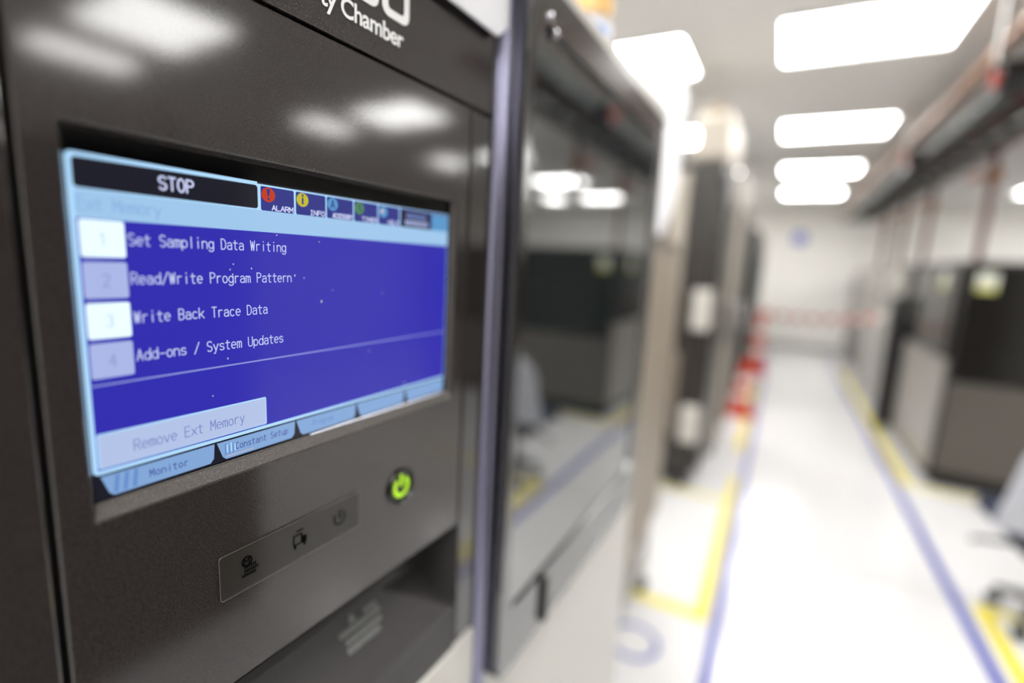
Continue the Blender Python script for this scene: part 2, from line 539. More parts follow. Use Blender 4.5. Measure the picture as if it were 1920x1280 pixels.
G = {
    'S': [arc(2, 6, 2, 2, 30, 270, 8) + arc(2, 2, 2, 2, 90, -150, 8)],
    'T': [[(0, 8), (4, 8)], [(2, 8), (2, 0)]],
    'O': [arc(2, 4, 2, 4, 0, 360, 16)],
    'P': [[(0, 0), (0, 8), (2, 8)] + arc(2, 6, 2, 2, 90, -90, 6) + [(0, 4)]],
    'R': [[(0, 0), (0, 8), (2, 8)] + arc(2, 6, 2, 2, 90, -90, 6) + [(0, 4)], [(2, 4), (4, 0)]],
    'D': [[(0, 0), (0, 8), (1.5, 8)] + arc(1.5, 4, 2.5, 4, 90, -90, 8) + [(0, 0)]],
    'W': [[(0, 8), (1, 0), (2, 7), (3, 0), (4, 8)]],
    'B': [[(0, 0), (0, 8), (2, 8)] + arc(2, 6.1, 1.8, 1.9, 90, -90, 6) + [(0, 4.2)], [(2, 4.2)] + arc(2, 2.1, 2, 2.1, 90, -90, 6) + [(0, 0)]],
    'A': [[(0, 0), (2, 8), (4, 0)], [(0.7, 2.8), (3.3, 2.8)]],
    'U': [[(0, 8), (0, 2)] + arc(2, 2, 2, 2, 180, 360, 6) + [(4, 8)]],
    'E': [[(4, 8), (0, 8), (0, 0), (4, 0)], [(0, 4.2), (3.4, 4.2)]],
    'M': [[(0, 0), (0, 8), (2, 3), (4, 8), (4, 0)]],
    'C': [arc(2, 4, 2, 4, 45, 315, 12)],
    'L': [[(0, 8), (0, 0), (4, 0)]], 'I': [[(2, 8), (2, 0)], [(1, 8), (3, 8)], [(1, 0), (3, 0)]],
    'N': [[(0, 0), (0, 8), (4, 0), (4, 8)]], 'F': [[(4, 8), (0, 8), (0, 0)], [(0, 4.2), (3.4, 4.2)]],
    'Y': [[(0, 8), (2, 4), (4, 8)], [(2, 4), (2, 0)]], 'H': [[(0, 0), (0, 8)], [(4, 0), (4, 8)], [(0, 4), (4, 4)]],
    'a': [arc(2, 4, 1.8, 1.5, 160, 0, 5) + [(3.8, 0)], [(3.8, 3.3)] + arc(1.8, 1.6, 1.8, 1.6, 90, 270, 6) + [(3.8, 0.9)]],
    'b': [[(0, 8), (0, 0)], arc(2, 2.7, 2, 2.7, 180, -180, 12)],
    'c': [arc(2, 2.7, 2, 2.7, 45, 315, 10)],
    'd': [[(4, 8), (4, 0)], arc(2, 2.7, 2, 2.7, 0, 360, 12)],
    'e': [[(0, 2.9), (4, 2.9)] + arc(2, 2.8, 2, 2.7, 0, 310, 11)],
    'g': [[(4, 5.4), (4, -0.6)] + arc(2, -0.6, 2, 1.5, 0, -160, 5), arc(2, 2.8, 2, 2.6, 0, 360, 12)],
    'i': [[(2, 5.4), (2, 0)], [(2, 7.4), (2, 8)]],
    'k': [[(0, 8), (0, 0)], [(3.8, 5.4), (0, 2)], [(1.4, 3.2), (4, 0)]],
    'l': [[(2, 8), (2, 0)]],
    'm': [[(0, 0), (0, 5.4)], arc(1, 4.2, 1, 1.2, 180, 0, 4) + [(2, 0)], arc(3, 4.2, 1, 1.2, 180, 0, 4) + [(4, 0)]],
    'n': [[(0, 0), (0, 5.4)], [(0, 3.4)] + arc(2, 3.4, 2, 2, 180, 0, 6) + [(4, 0)]],
    'o': [arc(2, 2.7, 2, 2.7, 0, 360, 14)],
    'p': [[(0, 5.4), (0, -2)], arc(2, 2.7, 2, 2.7, 180, -180, 12)],
    'r': [[(0.6, 0), (0.6, 5.4)], [(0.6, 3.6)] + arc(2.6, 3.6, 2, 1.8, 180, 60, 5)],
    's': [arc(2, 4.1, 1.8, 1.3, 20, 270, 6) + arc(2, 1.4, 1.9, 1.4, 90, -160, 6)],
    't': [[(1.6, 7.4), (1.6, 1.2)] + arc(2.8, 1.2, 1.2, 1.2, 180, 300, 4), [(0, 5.4), (3.8, 5.4)]],
    'u': [[(0, 5.4), (0, 2)] + arc(2, 2, 2, 2, 180, 360, 6), [(4, 5.4), (4, 0)]],
    'v': [[(0, 5.4), (2, 0), (4, 5.4)]], 'x': [[(0, 5.4), (4, 0)], [(4, 5.4), (0, 0)]],
    'y': [[(0, 5.4), (2, 0.4)], [(4, 5.4), (1.2, -2), (0.2, -2)]],
    '-': [[(0, 3.2), (4, 3.2)]], '/': [[(0, -0.6), (4, 8.4)]], ' ': [],
    '1': [[(0.8, 6.6), (2, 8), (2, 0)]], '2': [arc(2, 6, 2, 2, 160, -20, 6) + [(0, 0), (4, 0)]],
    '3': [arc(2, 6, 1.9, 2, 150, -90, 7), arc(2, 2, 2, 2, 90, -150, 7)],
    '4': [[(3, 0), (3, 8), (0, 2.4), (4.2, 2.4)]],
    '0': [arc(2, 4, 2, 4, 0, 360, 14)], ':': [[(2, 5.2), (2, 4.4)], [(2, 1.8), (2, 1)]],
}


def strokes(bm, text, P, x, y, pitch, cap, wid, thick, xf=0.0):
    """P maps layout (x, y up) to a vertex position"""
    sx, szz = wid / 4.0, cap / 8.0
    for ch in text:
        for pl in G.get(ch, []):
            for (ax, ay), (bx_, by) in zip(pl, pl[1:]):
                a = Vector((x + ax * sx, y + ay * szz))
                b = Vector((x + bx_ * sx, y + by * szz))
                d = b - a
                if d.length < 1e-9:
                    continue
                d.normalize()
                nn = Vector((-d.y, d.x)) * thick / 2
                a = a - d * thick * 0.35
                b = b + d * thick * 0.35
                bm.faces.new([bm.verts.new(P(q)) for q in (a + nn, a - nn, b - nn, b + nn)])
        x += pitch


def ui_text(text, x, y, pitch, cap, wid, thick, m, layer=3, name='screen_text', label=None, par=None):
    bm = bmesh.new()
    strokes(bm, text, lambda q: (LAYER[layer],) + U(q.x, -q.y), x, -y, pitch, cap, wid, thick)
    me = bpy.data.meshes.new(name)
    bm.to_mesh(me)
    bm.free()
    for p in me.polygons:
        pass
    o = link(name, me, m, SCR)
    if me.polygons and me.polygons[0].normal.x < 0:
        me.flip_normals()
    if label:
        o['label'] = label
    return o


# frame, blue field, title band
ui_poly('screen_frame', rrp(0, 0, 799, 442, 7), UI_EDGE, 0)
ui_poly('screen_bottom_bar', [(0, 442), (799, 442), (799, 480), (0, 480)], UI_DARK, 0)
ui_poly('title_band', rrp(6, 47, 797, 84), UI_LIGHT, 1, 'pale blue title band')
ui_poly('blue_field', rrp(6, 84, 797, 436, 0), UI_BLUE, 1, 'deep blue menu area')
ui_poly('upper_black_gap', rrp(262, 0, 799, 3.2), UI_DARK, 1)
ui_poly('status_box', rrp(6, 6, 262, 45, 5), UI_DARK, 2, 'black status box reading STOP')
ui_text('STOP', 108, 34, 12.8, 18.5, 9.4, 2.9, UI_TXT, 3, label='STOP lettering')
ui_text('Ext Memory', 8, 73, 10.2, 17, 8.2, 2.0, UI_TXTF, 2)

# icon tabs
tabs = ((266, 334, 'ALARM', UI_RED, 'red alarm tab'), (336, 405, 'INFO', UI_YEL, 'yellow info tab'), (406, 475, 'ACCESSORY', UI_CYAN, 'blue accessory tab'),
        (476, 545, 'TIMER', UI_GRN, 'green timer tab'), (546, 614, 'HELP', UI_CYAN, 'pale blue help tab'))
for i, (x0, x1, t, im, lb) in enumerate(tabs):
    ui_poly('tab_edge', rrp(x0 - 1, 3, x1 + 1, 47, 5), UI_EDGE, 1)
    ui_poly('icon_tab', rrp(x0 + 1.5, 6, x1 - 0.5, 47, 3), UI_TAB, 2, lb)
    cx_, cy_ = x0 + 16, 19.5
    ui_poly('icon_disc', [(cx_ + 13 * math.cos(a * PI / 12), cy_ + 12.5 * math.sin(a * PI / 12)) for a in range(24)], im, 3)
    n = len(t)
    wd = min(7.2, 50.0 / n * 0.80)
    pt = min(8.8, 50.0 / n * 1.02)
    ui_text(t, x1 - 3 - pt * n + (pt - wd), 45, pt, 8.5, wd, 1.9, UI_TXT, 3)
    if i == 0:
        ui_poly('icon_mark', [(cx_ - 3.4, cy_ - 10), (cx_ + 3.4, cy_ - 10), (cx_ + 1.6, cy_ + 3), (cx_ - 1.6, cy_ + 3)], UI_TAB, 4)
        ui_poly('icon_mark', [(cx_ + 2.4 * math.cos(a * PI / 5), cy_ + 7 + 2.4 * math.sin(a * PI / 5)) for a in range(10)], UI_TAB, 4)
    elif i == 1:
        ui_poly('icon_mark', rrp(cx_ - 2.0, cy_ - 4, cx_ + 2.0, cy_ + 8), UI_TAB, 4)
        ui_poly('icon_mark', [(cx_ + 2.4 * math.cos(a * PI / 5), cy_ - 8 + 2.4 * math.sin(a * PI / 5)) for a in range(10)], UI_TAB, 4)
    elif i == 2:
        ui_text('A', cx_ - 4.5, cy_ + 7.5, 10, 15, 9, 2.4, UI_TAB, 4, name='icon_mark')
    elif i == 3:
        ui_text('V', 0, 0, 1, 1, 1, 1, UI_TAB, 4) if False else None
        ui_poly('icon_mark', [(cx_ - 1.4, cy_ - 9), (cx_ + 1.4, cy_ - 9), (cx_ + 1.4, cy_ + 1), (cx_ + 7, cy_ + 5), (cx_ + 6, cy_ + 7.4), (cx_ - 1.4, cy_ + 2.6)], UI_TAB, 4)
    else:
        ui_poly('icon_mark', rrp(cx_ - 7, cy_ - 5, cx_ + 1, cy_ + 3), UI_PINK, 4)
ui_poly('tab_edge', rrp(617, 5, 797, 47, 2), UI_TAB, 1)
ui_poly('clock_box', rrp(621, 9, 725, 47, 2), UI_DARK, 2, 'black date and clock box')
# the date and time stand too blurred to read: rows of small digit blocks
for row, (n_, x0) in enumerate(((7, 638), (8, 634))):
    for k in range(n_):
        ui_poly('clock_digit', rrp(x0 + k * 10.6, 14 + row * 16, x0 + k * 10.6 + 7.2, 26 + row * 16), UI_TXTD if row == 0 else UI_LILAC, 3)
ui_poly('icon_tab', rrp(731, 8, 796, 47, 3), UI_CYAN, 2)

# menu rows
for i, (t, y) in enumerate((('Set Sampling Data Writing', 117), ('Read/Write Program Pattern', 172), ('Write Back Trace Data', 228), ('Add-ons / System Updates', 284))):
    by = 85 + 56 * i
    b = ui_poly('menu_button', rrp(8, by, 60, by + 50, 3.5), UI_WHITE if i % 2 == 0 else UI_LILAC, 2,
                'pale white key %d' % (i + 1) if i % 2 == 0 else 'lilac key %d' % (i + 1))
    ui_text(str(i + 1), 30, by + 34, 10, 17, 8, 2.0, screen_mat('screen_digit_%d' % i, (196, 214, 244) if i % 2 == 0 else (146, 158, 214)), 3, name='key_digit')
    ui_text(t, 64, y, 10.1, 16.5, 7.4, 1.55, UI_TXT, 3, label='menu line reading ' + t)
ui_poly('rule_line', rrp(7, 311, 796, 313.6), UI_RULE, 2)
ui_poly('remove_button_edge', rrp(7, 382, 266, 434, 3), UI_EDGE, 2)
ui_poly('remove_button', rrp(9, 384.5, 264, 433, 2), UI_LILAC2, 3)
ui_text('Remove Ext Memory', 52, 419, 10.2, 17, 7.6, 1.45, UI_TXTD, 4, label='grey-blue lettering Remove Ext Memory')

# bottom tabs
for k, (x0, x1) in enumerate(((8, 169), (173, 326), (329, 482), (484, 640), (642, 797))):
    m_ = UI_BTAB
    ui_poly('bottom_tab', [(x0, 445), (x1, 445), (x1 - 2, 470), (x1 - 8, 477), (x0 + 15, 477.5), (x0 + 9, 472)], m_, 1)
for k, x in enumerate((26, 38, 50)):
    ui_poly('tab_streak', [(x, 447), (x + 5, 447), (x + 5 - 3, 474), (x - 4, 474)], UI_BTAB2, 2)
ui_text('Monitor', 70, 467, 8.3, 11.5, 5.6, 1.3, UI_TXTN, 3)
ui_text('Constant Setup', 206, 465, 7.5, 12, 5.2, 1.2, UI_TXTN, 3)
ui_text('Program', 368, 465, 7.5, 11, 5.2, 1.2, UI_BTAB2, 3)
# pale globe-like picture on the second tab, red underline
for a in range(6):
    ui_poly('tab_streak', rrp(186 + a * 3.4, 450 + (a % 3) * 2, 188.4 + a * 3.4, 470 - (a % 2) * 4), UI_EDGE if a % 2 else UI_BTAB2, 2)
ui_poly('tab_underline', rrp(188, 472, 238, 473.2), UI_PINK, 3)
# dust and smears on the glass, shallow pale specks
dust = mat('dust', (205, 200, 205), 0.8)
for (x, y, s) in ((392, 212, 2.2), (208, 150, 1.2), (214, 141, 1.0), (246, 148, 1.2), (332, 160, 1.6), (352, 165, 1.2), (296, 88, 1.1), (388, 95, 1.2),
                  (170, 360, 1.1), (198, 300, 1.4), (640, 428, 2.2), (250, 425, 1.1), (420, 190, 1.0), (520, 330, 1.2), (560, 200, 1.2), (212, 158, 1.2)):
    ui_poly('dust_speck', [(x + s * math.cos(a * PI / 3), y + 1.4 * s * math.sin(a * PI / 3)) for a in range(6)], dust, 4)

# ------------------------------------------------------------------ header lettering
def P_panel(q, e=0.0007):
    return (e, q.x, Z + q.y)


cur = bpy.data.curves.new('lettering', 'FONT')
cur.body = 'ty Chamber'
cur.size = 0.0118
cur.extrude = 0.0
cur.offset = 0.00022
cur.space_character = 0.94
tmp = bpy.data.objects.new('tmp_lettering', cur)
COL.objects.link(tmp)
bpy.context.view_layer.update()
me = bpy.data.meshes.new_from_object(tmp.evaluated_get(bpy.context.evaluated_depsgraph_get()))
bpy.data.objects.remove(tmp)
xs = [v.co.x for v in me.vertices]
x0_, x1_ = min(xs), max(xs)
target_w = 0.0310 + 0.0242
k_ = target_w / (x1_ - x0_)
for v in me.vertices:
    x, y = v.co.x, v.co.y
    v.co = (0.0006, -0.0242 + (x - x0_) * k_, Z + 0.1109 + y * 1.02)
me.materials.clear()
o = link('lettering', me, WHITE_INK, CH)
o['label'] = 'white lettering ending in Chamber'


def ring_letter(name, outer, inner, e=0.0007, gap=None):
    bm = bmesh.new()
    n = len(outer)
    A = [bm.verts.new((e, y, Z + z)) for y, z in outer]
    B = [bm.verts.new((e, y, Z + z)) for y, z in inner]
    for i in range(n):
        if gap and gap(*outer[i]) and gap(*outer[(i + 1) % n]):
            continue
        bm.faces.new((A[i], A[(i + 1) % n], B[(i + 1) % n], B[i]))
    return from_bm(name, bm, WHITE_INK, CH)


ring_letter('logo_letter', rr(0.0145, 0.0352, 0.1227, 0.1478, 0.0052, 6), rr(0.0190, 0.0310, 0.1268, 0.1437, 0.0022, 6))
ring_letter('logo_letter', rr(-0.0085, 0.0123, 0.1227, 0.1478, 0.0052, 6), rr(-0.0040, 0.0075, 0.1268, 0.1437, 0.0022, 6),
            gap=lambda y, z: y > 0.006 and 0.1305 < z < 0.1425)

# ------------------------------------------------------------------ label strip with three dark icons
LB = slab('label_plate', -0.0812, -0.0012, -0.1565, -0.1353, -0.001, 0.0007, 0.0016, LABEL, CH, bev=0.0004, dz=ZP)
bm = bmesh.new()
lo, li = rr(-0.0815, -0.0009, -0.1568, -0.1350, 0.0018), rr(-0.0811, -0.0013, -0.1564, -0.1354, 0.0015)
for (a, b) in zip(range(len(lo)), [(i + 1) % len(lo) for i in range(len(lo))]):
    bm.faces.new([bm.verts.new((0.0009, p[0], Z + p[1])) for p in (lo[a], lo[b], li[b], li[a])])
from_bm('label_rim', bm, mat('rim_grey', (96, 92, 88), 0.3, metal=0.4), LB)
LB.children[0].matrix_parent_inverse = Matrix.Identity(4)
EI = 0.0009


def ring_strokes(bm, cy_, cz_, r, th, a0=0, a1=360, n=20):
    for k in range(n):
        t0, t1 = math.radians(a0 + (a1 - a0) * k / n), math.radians(a0 + (a1 - a0) * (k + 1) / n)
        bm.faces.new([bm.verts.new((EI, cy_ + q * math.cos(t), Z + cz_ + q * math.sin(t))) for q, t in ((r - th / 2, t0), (r + th / 2, t0), (r + th / 2, t1), (r - th / 2, t1))])


bm = bmesh.new()      # round M mark with small caption
ring_strokes(bm, -0.0687, -0.1428, 0.0022, 0.0009)
strokes(bm, 'M', lambda q: (EI, q.x, Z + q.y), -0.0699, -0.1441, 0.002, 0.0026, 0.0022, 0.0005)
for z_, y0_, y1_ in ((-0.1462, -0.0700, -0.0640), (-0.1482, -0.0700, -0.0630), (-0.1502, -0.0712, -0.0650)):
    y_ = y0_
    while y_ < y1_:
        bm.faces.new([bm.verts.new((EI, yy, Z + zz)) for yy, zz in ((y_, z_), (y_ + 0.0007, z_), (y_ + 0.0007, z_ + 0.0014), (y_, z_ + 0.0014))])
        y_ += 0.001
from_bm('printed_icon', bm, DARK_INK, LB)
bm = bmesh.new()      # little truck-like outline
for y0_, y1_, z0_, z1_ in ((-0.0445, -0.0392, -0.1482, -0.1475), (-0.0445, -0.0392, -0.1432, -0.1425), (-0.0445, -0.0438, -0.1482, -0.1425), (-0.0399, -0.0392, -0.1482, -0.1425),
                           (-0.0392, -0.0365, -0.1482, -0.1445), (-0.0425, -0.0385, -0.1412, -0.1403), (-0.0440, -0.0428, -0.1500, -0.1482), (-0.0385, -0.0372, -0.1500, -0.1482)):
    bm.faces.new([bm.verts.new((EI, yy, Z + zz)) for yy, zz in ((y0_, z0_), (y1_, z0_), (y1_, z1_), (y0_, z1_))])
from_bm('printed_icon', bm, DARK_INK, LB)
bm = bmesh.new()      # dial / power mark
ring_strokes(bm, -0.0152, -0.1452, 0.0036, 0.0008, 130, 410)
strokes(bm, 'l', lambda q: (EI, q.x, Z + q.y), -0.0162, -0.1455, 0.002, 0.0042, 0.002, 0.0009)
from_bm('printed_icon', bm, DARK_INK, LB)

# ------------------------------------------------------------------ power button
def disc_loop(cy_, cz_, r, n=32):
    return [(cy_ + r * math.cos(2 * PI * k / n), cz_ + r * math.sin(2 * PI * k / n)) for k in range(n)]


PY, PZ = 0.0338, -0.1457
PB = loft('power_button', [(-0.001, disc_loop(PY, PZ, 0.0112)), (0.0012, disc_loop(PY, PZ, 0.0110)), (0.0018, disc_loop(PY, PZ, 0.0104)),
                           (0.0014, disc_loop(PY, PZ, 0.0094)), (0.0004, disc_loop(PY, PZ, 0.0091)), (0.0004, disc_loop(PY, PZ, 0.0001))], BLACK, CH, dz=Z)
loft('button_ring', [(0.0000, disc_loop(PY, PZ, 0.0120)), (0.0014, disc_loop(PY, PZ, 0.0118)), (0.0019, disc_loop(PY, PZ, 0.0112)), (0.0012, disc_loop(PY, PZ, 0.0108))],
     mat('dark_chrome', (90, 92, 84), 0.2, metal=1.0), PB, dz=Z)
bm = bmesh.new()
EI = 0.0012
ring_strokes(bm, PY, PZ, 0.0058, 0.0027, 128, 412, 28)
bm.faces.new([bm.verts.new((EI, PY + a, Z + PZ + b)) for a, b in ((-0.0012, 0.0002), (0.0012, 0.0002), (0.0012, 0.0082), (-0.0012, 0.0082))])
o = from_bm('power_symbol', bm, GREEN_LIT, PB)
o['label'] = 'glowing green power symbol'

# ------------------------------------------------------------------ print on the pocket face: arrow and two short rows, too blurred to read
def pocket_point(q):
    # q in (y, drop) on the sloping face from (z -0.2300,e -0.030) to (z -0.269,e 0)
    t = q.y
    return (-0.0260 + 0.0260 * t + 0.0005, q.x, Z - 0.2330 - 0.0356 * t + 0.0004)


def pq(y, t):
    return Vector((y, t))


bm = bmesh.new()
bm.faces.new([bm.verts.new(pocket_point(pq(*p))) for p in ((0.0145, 0.04), (0.0105, 0.17), (0.0175, 0.17))])
random.seed(3)
for t0, t1, ya, yb in ((0.10, 0.18, 0.024, 0.035), (0.20, 0.28, 0.0015, 0.034), (0.33, 0.40, 0.004, 0.0335), (0.43, 0.52, 0.003, 0.031)):
    y_ = ya
    while y_ < yb:
        wv = random.uniform(0.0012, 0.0024)
        bm.faces.new([bm.verts.new(pocket_point(pq(*p))) for p in ((y_, t0), (y_ + wv, t0), (y_ + wv, t1), (y_, t1))])
        y_ += wv + 0.0005
from_bm('pocket_print', bm, PALE_INK, CH)

# ------------------------------------------------------------------ viewing door
DR = bpy.data.objects.new('door', None)
COL.objects.link(DR)
DR.parent = CH
DR.location = (0, 0.1440, Z)
DR.rotation_euler = (0, 0, math.radians(1.2))
DW, DT, DB, E = 0.425, 0.2065, -0.372, 0.016
loops = [(0.0, rr(0.0, DW, DB, DT, 0.012, 6)), (E - 0.0008, rr(0.0, DW, DB, DT, 0.012, 6)), (E, rr(0.0008, DW - 0.0008, DB + 0.0008, DT - 0.0008, 0.0114, 6)),
         (E, rr(0.0140, DW - 0.030, DB + 0.060, DT - 0.030, 0.020, 6)), (E - 0.0008, rr(0.0142, DW - 0.0302, DB + 0.0602, DT - 0.0302, 0.0198, 6)),
         (E - 0.0045, rr(0.0145, DW - 0.0305, DB + 0.0605, DT - 0.0305, 0.0196, 6))]
loft('door_frame', loops, FRAME_DARK, DR, cap0=False)
loft('window_pane', [(E - 0.006, rr(0.0152, DW - 0.0312, DB + 0.0612, DT - 0.0312, 0.019, 6)), (E - 0.003, rr(0.0158, DW - 0.032, DB + 0.062, DT - 0.032, 0.019, 6))], PANE, DR, cap0=True, cap1=True)
box('handle_notch', E - 0.001, E + 0.005, 0.085, 0.094, -0.365, -0.318, BLACK, DR, bev=0.001)
for (yy, zz) in ((0.031, 0.182), (0.041, 0.174)):
    loft('screw_head', [(E, disc_loop(yy, zz, 0.0035, 14)), (E + 0.0016, disc_loop(yy, zz, 0.0033, 14)), (E + 0.0024, disc_loop(yy, zz, 0.0018, 14)), (E + 0.0026, disc_loop(yy, zz, 0.0001, 14))], CHROME, DR)
tube('door_gasket', [(0.004, 0.004, DB + 0.01), (0.004, 0.004, DT - 0.01)], 0.0035, RUBBER, DR, n=8)

# milky cover sheet taped over the top of the header
bm = bmesh.new()
NX, NZ = 24, 10
g = []
for j in range(NZ + 1):
    row = []
    for i in range(NX + 1):
        y = -0.02 + 0.150 * i / NX
        zb = 0.1495 + (0.010 if y > 0.118 else 0.0) * (y - 0.118) / 0.012
        z = zb + (0.262 - zb) * j / NZ
        e = 0.0068 + 0.0008 * math.sin(i * 0.9 + j * 0.6) * math.sin(PI * j / NZ)
        row.append(bm.verts.new((e, y, Z + z)))
    g.append(row)
for j in range(NZ):
    for i in range(NX):
        bm.faces.new((g[j][i], g[j][i + 1], g[j + 1][i + 1], g[j + 1][i]))
# bent lip along the lower edge
lip = [bm.verts.new((v.co.x - 0.0012, v.co.y, v.co.z - 0.0012)) for v in g[0]]
for i in range(NX):
    bm.faces.new((g[0][i], lip[i], lip[i + 1], g[0][i + 1]))
cov = from_bm('plastic_cover', bm, mat('milky_plastic', (238, 238, 242), 0.28, alpha=0.9), None, smooth=True)
cov.location = CH.location
cov.rotation_euler = CH.rotation_euler
md = cov.modifiers.new('thick', 'SOLIDIFY')
md.thickness = 0.0012
tag(cov, 'white translucent plastic sheet hanging over the top of the near chamber panel', 'plastic cover')


# ------------------------------------------------------------------ crumpled film
def film(name, cx_, cy_, z0, z1, rx, ry, label, seed, m=FILM, lean=0.0):
    random.seed(seed)
    bm = bmesh.new()
    n, h = 28, 16
    rings = []
    ph = [random.uniform(0, 6.3) for _ in range(6)]
    for j in range(h + 1):
        t = j / h
        env = 0.75 + 0.25 * math.sin(PI * min(1, t * 1.1)) if t < 0.85 else 0.95 * (1 - (t - 0.85) / 0.15 * 0.6)
        r = []
        for i in range(n):
            a = 2 * PI * i / n
            k = 1 + 0.16 * math.sin(3 * a + ph[0] + 3 * t) + 0.10 * math.sin(7 * a + ph[1] - 6 * t) + 0.07 * math.sin(11 * a + ph[2] + 9 * t)
            r.append(bm.verts.new((cx_ + lean * t + rx * k * env * math.cos(a), cy_ + ry * k * env * math.sin(a), z0 + (z1 - z0) * t + 0.012 * math.sin(4 * a + ph[3]) * t)))
        rings.append(r)
    for a, b in zip(rings, rings[1:]):
        for k in range(n):
            bm.faces.new((a[k], a[(k + 1) % n], b[(k + 1) % n], b[k]))
    bm.faces.new(rings[0])
    bm.faces.new(rings[-1])
    o = from_bm(name, bm, m, None, smooth=True)
    return tag(o, label, 'plastic wrap')


film('plastic_wrap', -0.40, 1.62, 1.601, 2.13, 0.075, 0.12, 'tall crumpled white plastic wrap standing on the beige trolley', 5)
fw = thing('wrapped_roll', 'small plastic-wrapped roll with orange and blue print on the near chamber roof', 'wrapped roll', (-0.262, 0.665, Z + 0.2385))
bm = bmesh.new()
add_tube(bm, [(0, 0, 0), (0, 0, 0.06), (0.002, 0, 0.12), (0, 0, 0.2)], [0.026, 0.030, 0.027, 0.024], 16)
from_bm('roll_body', bm, FILM, fw, smooth=True)
bm = bmesh.new()
add_tube(bm, [(0.004, -0.008, 0.03), (0.004, -0.008, 0.055)], 0.026, 16)
from_bm('printed_band', bm, FILM_BLUE, fw, smooth=True)
bm = bmesh.new()
add_tube(bm, [(0.006, -0.006, 0.07), (0.006, -0.006, 0.10)], 0.0265, 16)
from_bm('printed_band', bm, FILM_WARM, fw, smooth=True)


# ================================================================== LEFT ROW
def caster(par, x, y, r=0.035):
    bm = bmesh.new()
    add_tube(bm, [(x, y - 0.014, r), (x, y + 0.014, r)], r, 16)
    wv = from_bm('caster', bm, RUBBER, par, smooth=True)
    bm = bmesh.new()
    add_box(bm, x - 0.012, x + 0.012, y - 0.02, y - 0.016, r, 2.6 * r)
    add_box(bm, x - 0.012, x + 0.012, y + 0.016, y + 0.02, r, 2.6 * r)
    add_box(bm, x - 0.02, x + 0.02, y - 0.022, y + 0.022, 2.4 * r, 2.7 * r)
    from_bm('caster_fork', bm, STEEL, wv)


# beige trolley cabinet, directly behind the near chamber
t = thing('trolley_cabinet', 'beige trolley cabinet on black casters right behind the near chamber', 'cabinet', (-0.66, 1.85, 0))
box('body', -0.29, 0.27, -0.36, 0.38, 0.38, 1.58, BEIGE, t, bev=0.03, seg=3)
box('top', -0.29, 0.28, -0.37, 0.39, 1.58, 1.60, BEIGE, t, bev=0.006)
box('lower_shelf', -0.28, 0.26, -0.35, 0.37, 0.13, 0.16, GREY, t, bev=0.004)
for xx in (-0.26, 0.24):
    for yy in (-0.33, 0.35):
        box('post', xx - 0.015, xx + 0.015, yy - 0.015, yy + 0.015, 0.095, 0.40, GREY, t)
        caster(t, xx, yy)
d = box('door', 0.272, 0.285, -0.33, 0.35, 0.42, 1.40, BEIGE, t, bev=0.004)
tube('handle', [(0.285, 0.24, 0.80), (0.318, 0.24, 0.82), (0.318, 0.24, 1.15), (0.285, 0.24, 1.17)], 0.011, BEIGE, d)

# tall dark chamber with cream hood
t = thing('test_chamber', 'tall dark-fronted chamber with cream hood and white latches, on the left beyond the trolley', 'test chamber', (-0.85, 3.8, 0))
box('body', -0.5, 0.46, -0.36, 0.32, 0.12, 2.16, mat('dark_side', (48, 44, 41), 0.35, var=(3, 0.1)), t, bev=0.01)
box('hood', 0.26, 0.48, -0.34, 0.30, 2.165, 2.46, CREAM, t, bev=0.04, seg=3)
box('hood_cap', 0.28, 0.42, -0.26, 0.20, 2.46, 2.54, BEIGE, t, bev=0.02)
d = box('door', 0.462, 0.492, -0.34, 0.30, 0.16, 2.10, bpy.data.materials['dark_side'], t, bev=0.006)
tube('handle', [(0.492, 0.20, 0.95), (0.53, 0.20, 0.97), (0.53, 0.20, 1.25), (0.492, 0.20, 1.27)], 0.012, STEEL, d)
for z0, z1 in ((1.11, 1.37), (0.36, 0.60)):
    box('latch_box', 0.36, 0.475, -0.45, -0.355, z0, z1, WHITE_ENAMEL, t, bev=0.018, seg=3)
box('side_rail', 0.16, 0.26, -0.40, -0.362, 0.30, 2.1, CREAM, t, bev=0.01)
box('plinth', -0.46, 0.42, -0.33, 0.28, 0.06, 0.12, BLACK, t)
for xx in (-0.40, 0.38):
    for yy in (-0.28, 0.24):
        tube('foot', [(xx, yy, 0), (xx, yy, 0.06)], 0.03, RUBBER, t, n=12)

# pale grey chamber protruding further into the aisle
t = thing('test_chamber', 'pale grey narrow tall chamber on the left between the dark ones', 'test chamber', (-0.75, 4.65, 0))
box('body', -0.45, 0.42, -0.42, 0.30, 0.03, 2.22, GREY, t, bev=0.012)
box('side_cover', 0.16, 0.43, -0.44, -0.42, 0.1, 2.15, CREAM, t, bev=0.004)
d = box('door', 0.421, 0.455, -0.38, 0.27, 0.25, 1.95, CAB_PALE, t, bev=0.006)
tube('handle', [(0.455, -0.30, 1.0), (0.495, -0.30, 1.02), (0.495, -0.30, 1.22), (0.455, -0.30, 1.24)], 0.014, CHROME, d)
box('plinth', -0.42, 0.40, -0.38, 0.28, 0.0, 0.03, BLACK, t)

